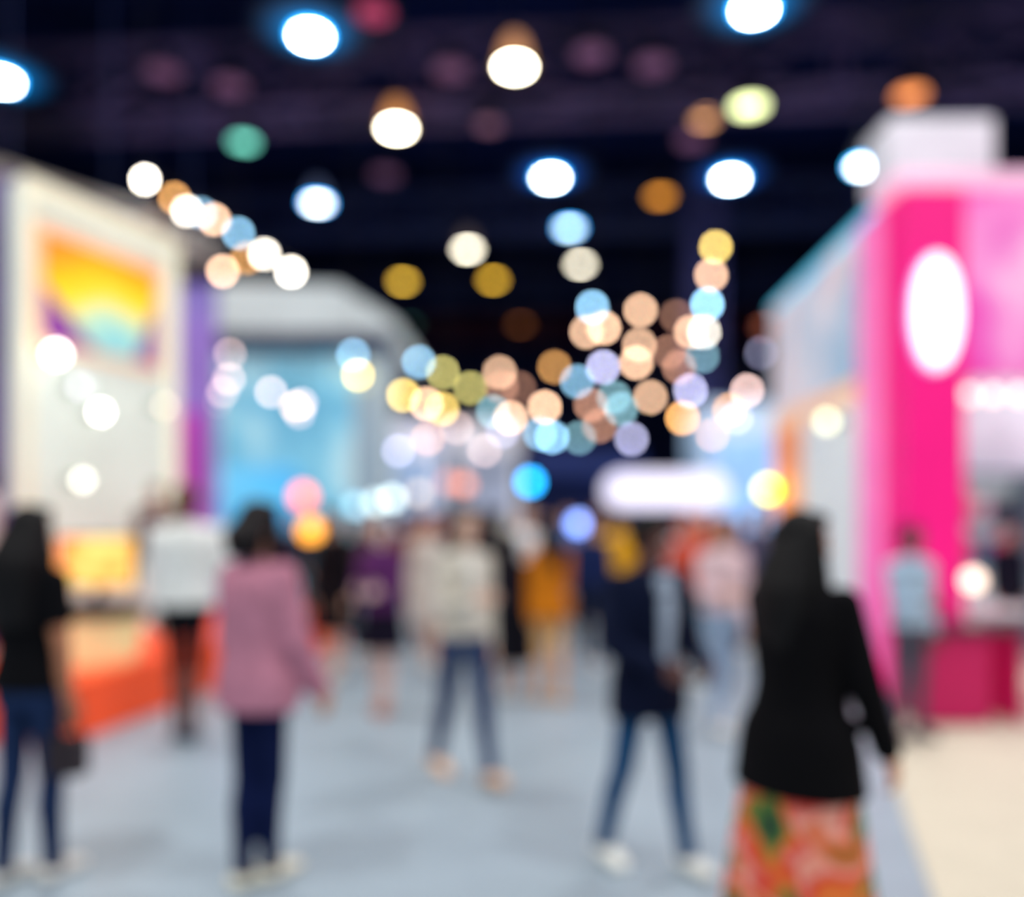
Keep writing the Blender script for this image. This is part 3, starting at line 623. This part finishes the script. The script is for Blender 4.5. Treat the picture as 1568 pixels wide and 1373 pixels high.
crowd = [
 ('woman_black_dress', 512, 8.2, 170, 1.64, True, dict(top=(18, 12, 18), kind='dress', skirt_hem=.5, hcol=(14, 8, 10))),
 ('woman_peach_blouse', 112, 6.75, 150, 1.62, True, dict(top=(246, 215, 205), bottom=(40, 30, 40), hair='bob', z0=.42, x=-4.25)),
 ('woman_dark_blazer', 752, 8.2, 10, 1.64, True, dict(top=(34, 34, 46), bottom=(30, 40, 66), hcol=(24, 16, 18))),
 ('man_white_tshirt', 804, 9.0, 180, 1.70, False, dict(top=(250, 252, 252), bottom=(40, 50, 70), hair='short', hcol=(180, 170, 160))),
 ('woman_black_skirt', 782, 7.5, 5, 1.44, True, dict(top=(30, 26, 36), kind='skirt', bottom=(16, 16, 24), skirt_hem=.36, hcol=(20, 14, 16))),
 ('man_navy_jacket', 905, 9.0, 175, 1.6, False, dict(top=(26, 40, 84), bottom=(24, 34, 60), hair='short')),
 ('man_yellow_jacket', 945, 10.2, 0, 1.64, False, dict(top=(246, 180, 30), bottom=(40, 50, 80), hair='short', hcol=(120, 90, 40))),
 ('woman_red_scarf', 1055, 8.0, 190, 1.62, True, dict(top=(214, 84, 60), bottom=(20, 100, 110), hair='bob', hcol=(190, 60, 36))),
 ('woman_blush_shirt', 1106, 6.4, 185, 1.6, True, dict(top=(232, 200, 204), bottom=(150, 170, 196), hair='long', hcol=(110, 60, 54), arms=(HANG, FWDr))),
 ('man_grey_coat', 1158, 9.4, 178, 1.7, False, dict(top=(96, 90, 112), bottom=(50, 50, 70), hair='short')),
 ('woman_light_dress', 655, 9.0, 175, 1.6, True, dict(top=(214, 204, 194), kind='dress', skirt_hem=.5, hcol=(160, 100, 76))),
 ('man_brown_jacket', 622, 10.2, 0, 1.66, False, dict(top=(120, 66, 56), bottom=(30, 30, 50), hair='short')),
 ('man_dark_suit', 700, 11.5, 182, 1.7, False, dict(top=(30, 30, 50), inner=(220, 220, 220), bottom=(24, 24, 44), hair='short')),
 ('woman_olive_top', 552, 9.6, 180, 1.62, True, dict(top=(60, 50, 50), bottom=(30, 30, 50))),
 ('man_blue_shirt', 868, 12, 180, 1.7, False, dict(top=(90, 130, 190), bottom=(30, 30, 50), hair='short')),
 ('woman_white_blouse', 1014, 10, 0, 1.64, True, dict(top=(226, 226, 232), bottom=(40, 50, 90), hcol=(60, 40, 36))),
 ('woman_dark_jacket', 1545, 8.9, 180, 1.5, True, dict(top=(24, 28, 44), bottom=(30, 30, 40), hair='bun', x=5.2, z0=.012)),
 ('man_maroon_shirt', 165, 8.6, 180, 1.5, False, dict(top=(90, 36, 40), bottom=(30, 30, 40), hair='short', z0=.42, x=-3.6)),
 ('man_dark_tshirt', 455, 12.0, 180, 1.66, False, dict(top=(50, 40, 60), bottom=(30, 30, 40), hair='short')),
 ('woman_brown_dress', 632, 12.6, 175, 1.64, True, dict(top=(150, 90, 76), kind='dress', skirt_hem=.5)),
 ('man_charcoal_jacket', 738, 13.5, 5, 1.76, False, dict(top=(36, 36, 50), bottom=(24, 26, 44), hair='short')),
 ('woman_grey_cardigan', 832, 10.6, 185, 1.64, True, dict(top=(170, 170, 182), bottom=(24, 30, 50), hcol=(20, 14, 14))),
 ('man_black_jacket', 915, 12.4, 175, 1.74, False, dict(top=(16, 20, 40), bottom=(20, 24, 44), hair='short')),
 ('woman_indigo_top', 975, 14.2, 170, 1.64, True, dict(top=(40, 60, 130), bottom=(24, 30, 60))),
 ('man_orange_shirt', 1080, 11.5, 180, 1.72, False, dict(top=(220, 110, 60), bottom=(30, 40, 60), hair='short')),
 ('woman_ivory_top', 1125, 12.0, 5, 1.62, True, dict(top=(226, 210, 200), bottom=(60, 60, 90), hcol=(90, 50, 40))),
 ('woman_navy_dress', 1190, 7.6, 175, 1.56, True, dict(top=(40, 50, 90), kind='dress', skirt_hem=.45)),
 ('man_teal_polo', 496, 11.8, 175, 1.7, False, dict(top=(60, 110, 120), bottom=(24, 26, 44), hair='short')),
 ('woman_coral_top', 670, 14.5, 180, 1.7, True, dict(top=(226, 130, 110), bottom=(40, 40, 60))),
 ('man_cream_jacket', 770, 15.0, 0, 1.76, False, dict(top=(226, 220, 205), bottom=(50, 50, 70), hair='short')),
]
for nm, u, d, hd, H, fm, kw in crowd:
    kw.setdefault('legs', random.choice([WALK, WALK2, ((3, 3, 0), (-3, 3, 0))]))
    kw.setdefault('bulk', .022)
    person(nm, u, d, heading=hd+random.uniform(-12, 12), H=H, fem=fm, vox=.016, **kw)
# handbag carried by first woman
b = MB(); mb = M('leather_maroon', (34, 14, 22), .5); hx, hy = X_(100, 3.6), 3.62
b.box((hx-.07, hy-.05, .50), (hx+.07, hy+.05, .66), mb)
pts = [Vector((hx-.055+.11*t, hy, .66+.12*math.sin(math.pi*t))) for t in np.linspace(0, 1, 9)]
for p, q in zip(pts[:-1], pts[1:]): b.cone(p, .008, q, .008, mb, 6)
hb = b.build('handbag', bevel=.015)

# ------------------------------------------------------------ world + camera
w = bpy.data.worlds.new('world'); scene.world = w; w.use_nodes = True
bg = w.node_tree.nodes['Background']; bg.inputs[0].default_value = (.55, .70, .92, 1); bg.inputs[1].default_value = .28
cam = bpy.data.cameras.new('camera'); co = bpy.data.objects.new('camera', cam); scene.collection.objects.link(co); scene.camera = co
co.location = (0, 0, EYE); co.rotation_euler = (math.pi/2, 0, 0)
cam.sensor_fit = 'HORIZONTAL'; cam.sensor_width = 36; cam.lens = 36*F/1568.0; cam.shift_y = (790-686.5)/1568.0
cam.dof.use_dof = True; cam.dof.focus_distance = 1.05
A = 56*1.05/F
cam.dof.aperture_fstop = (cam.lens/1000.0)/A
cam.clip_end = 200
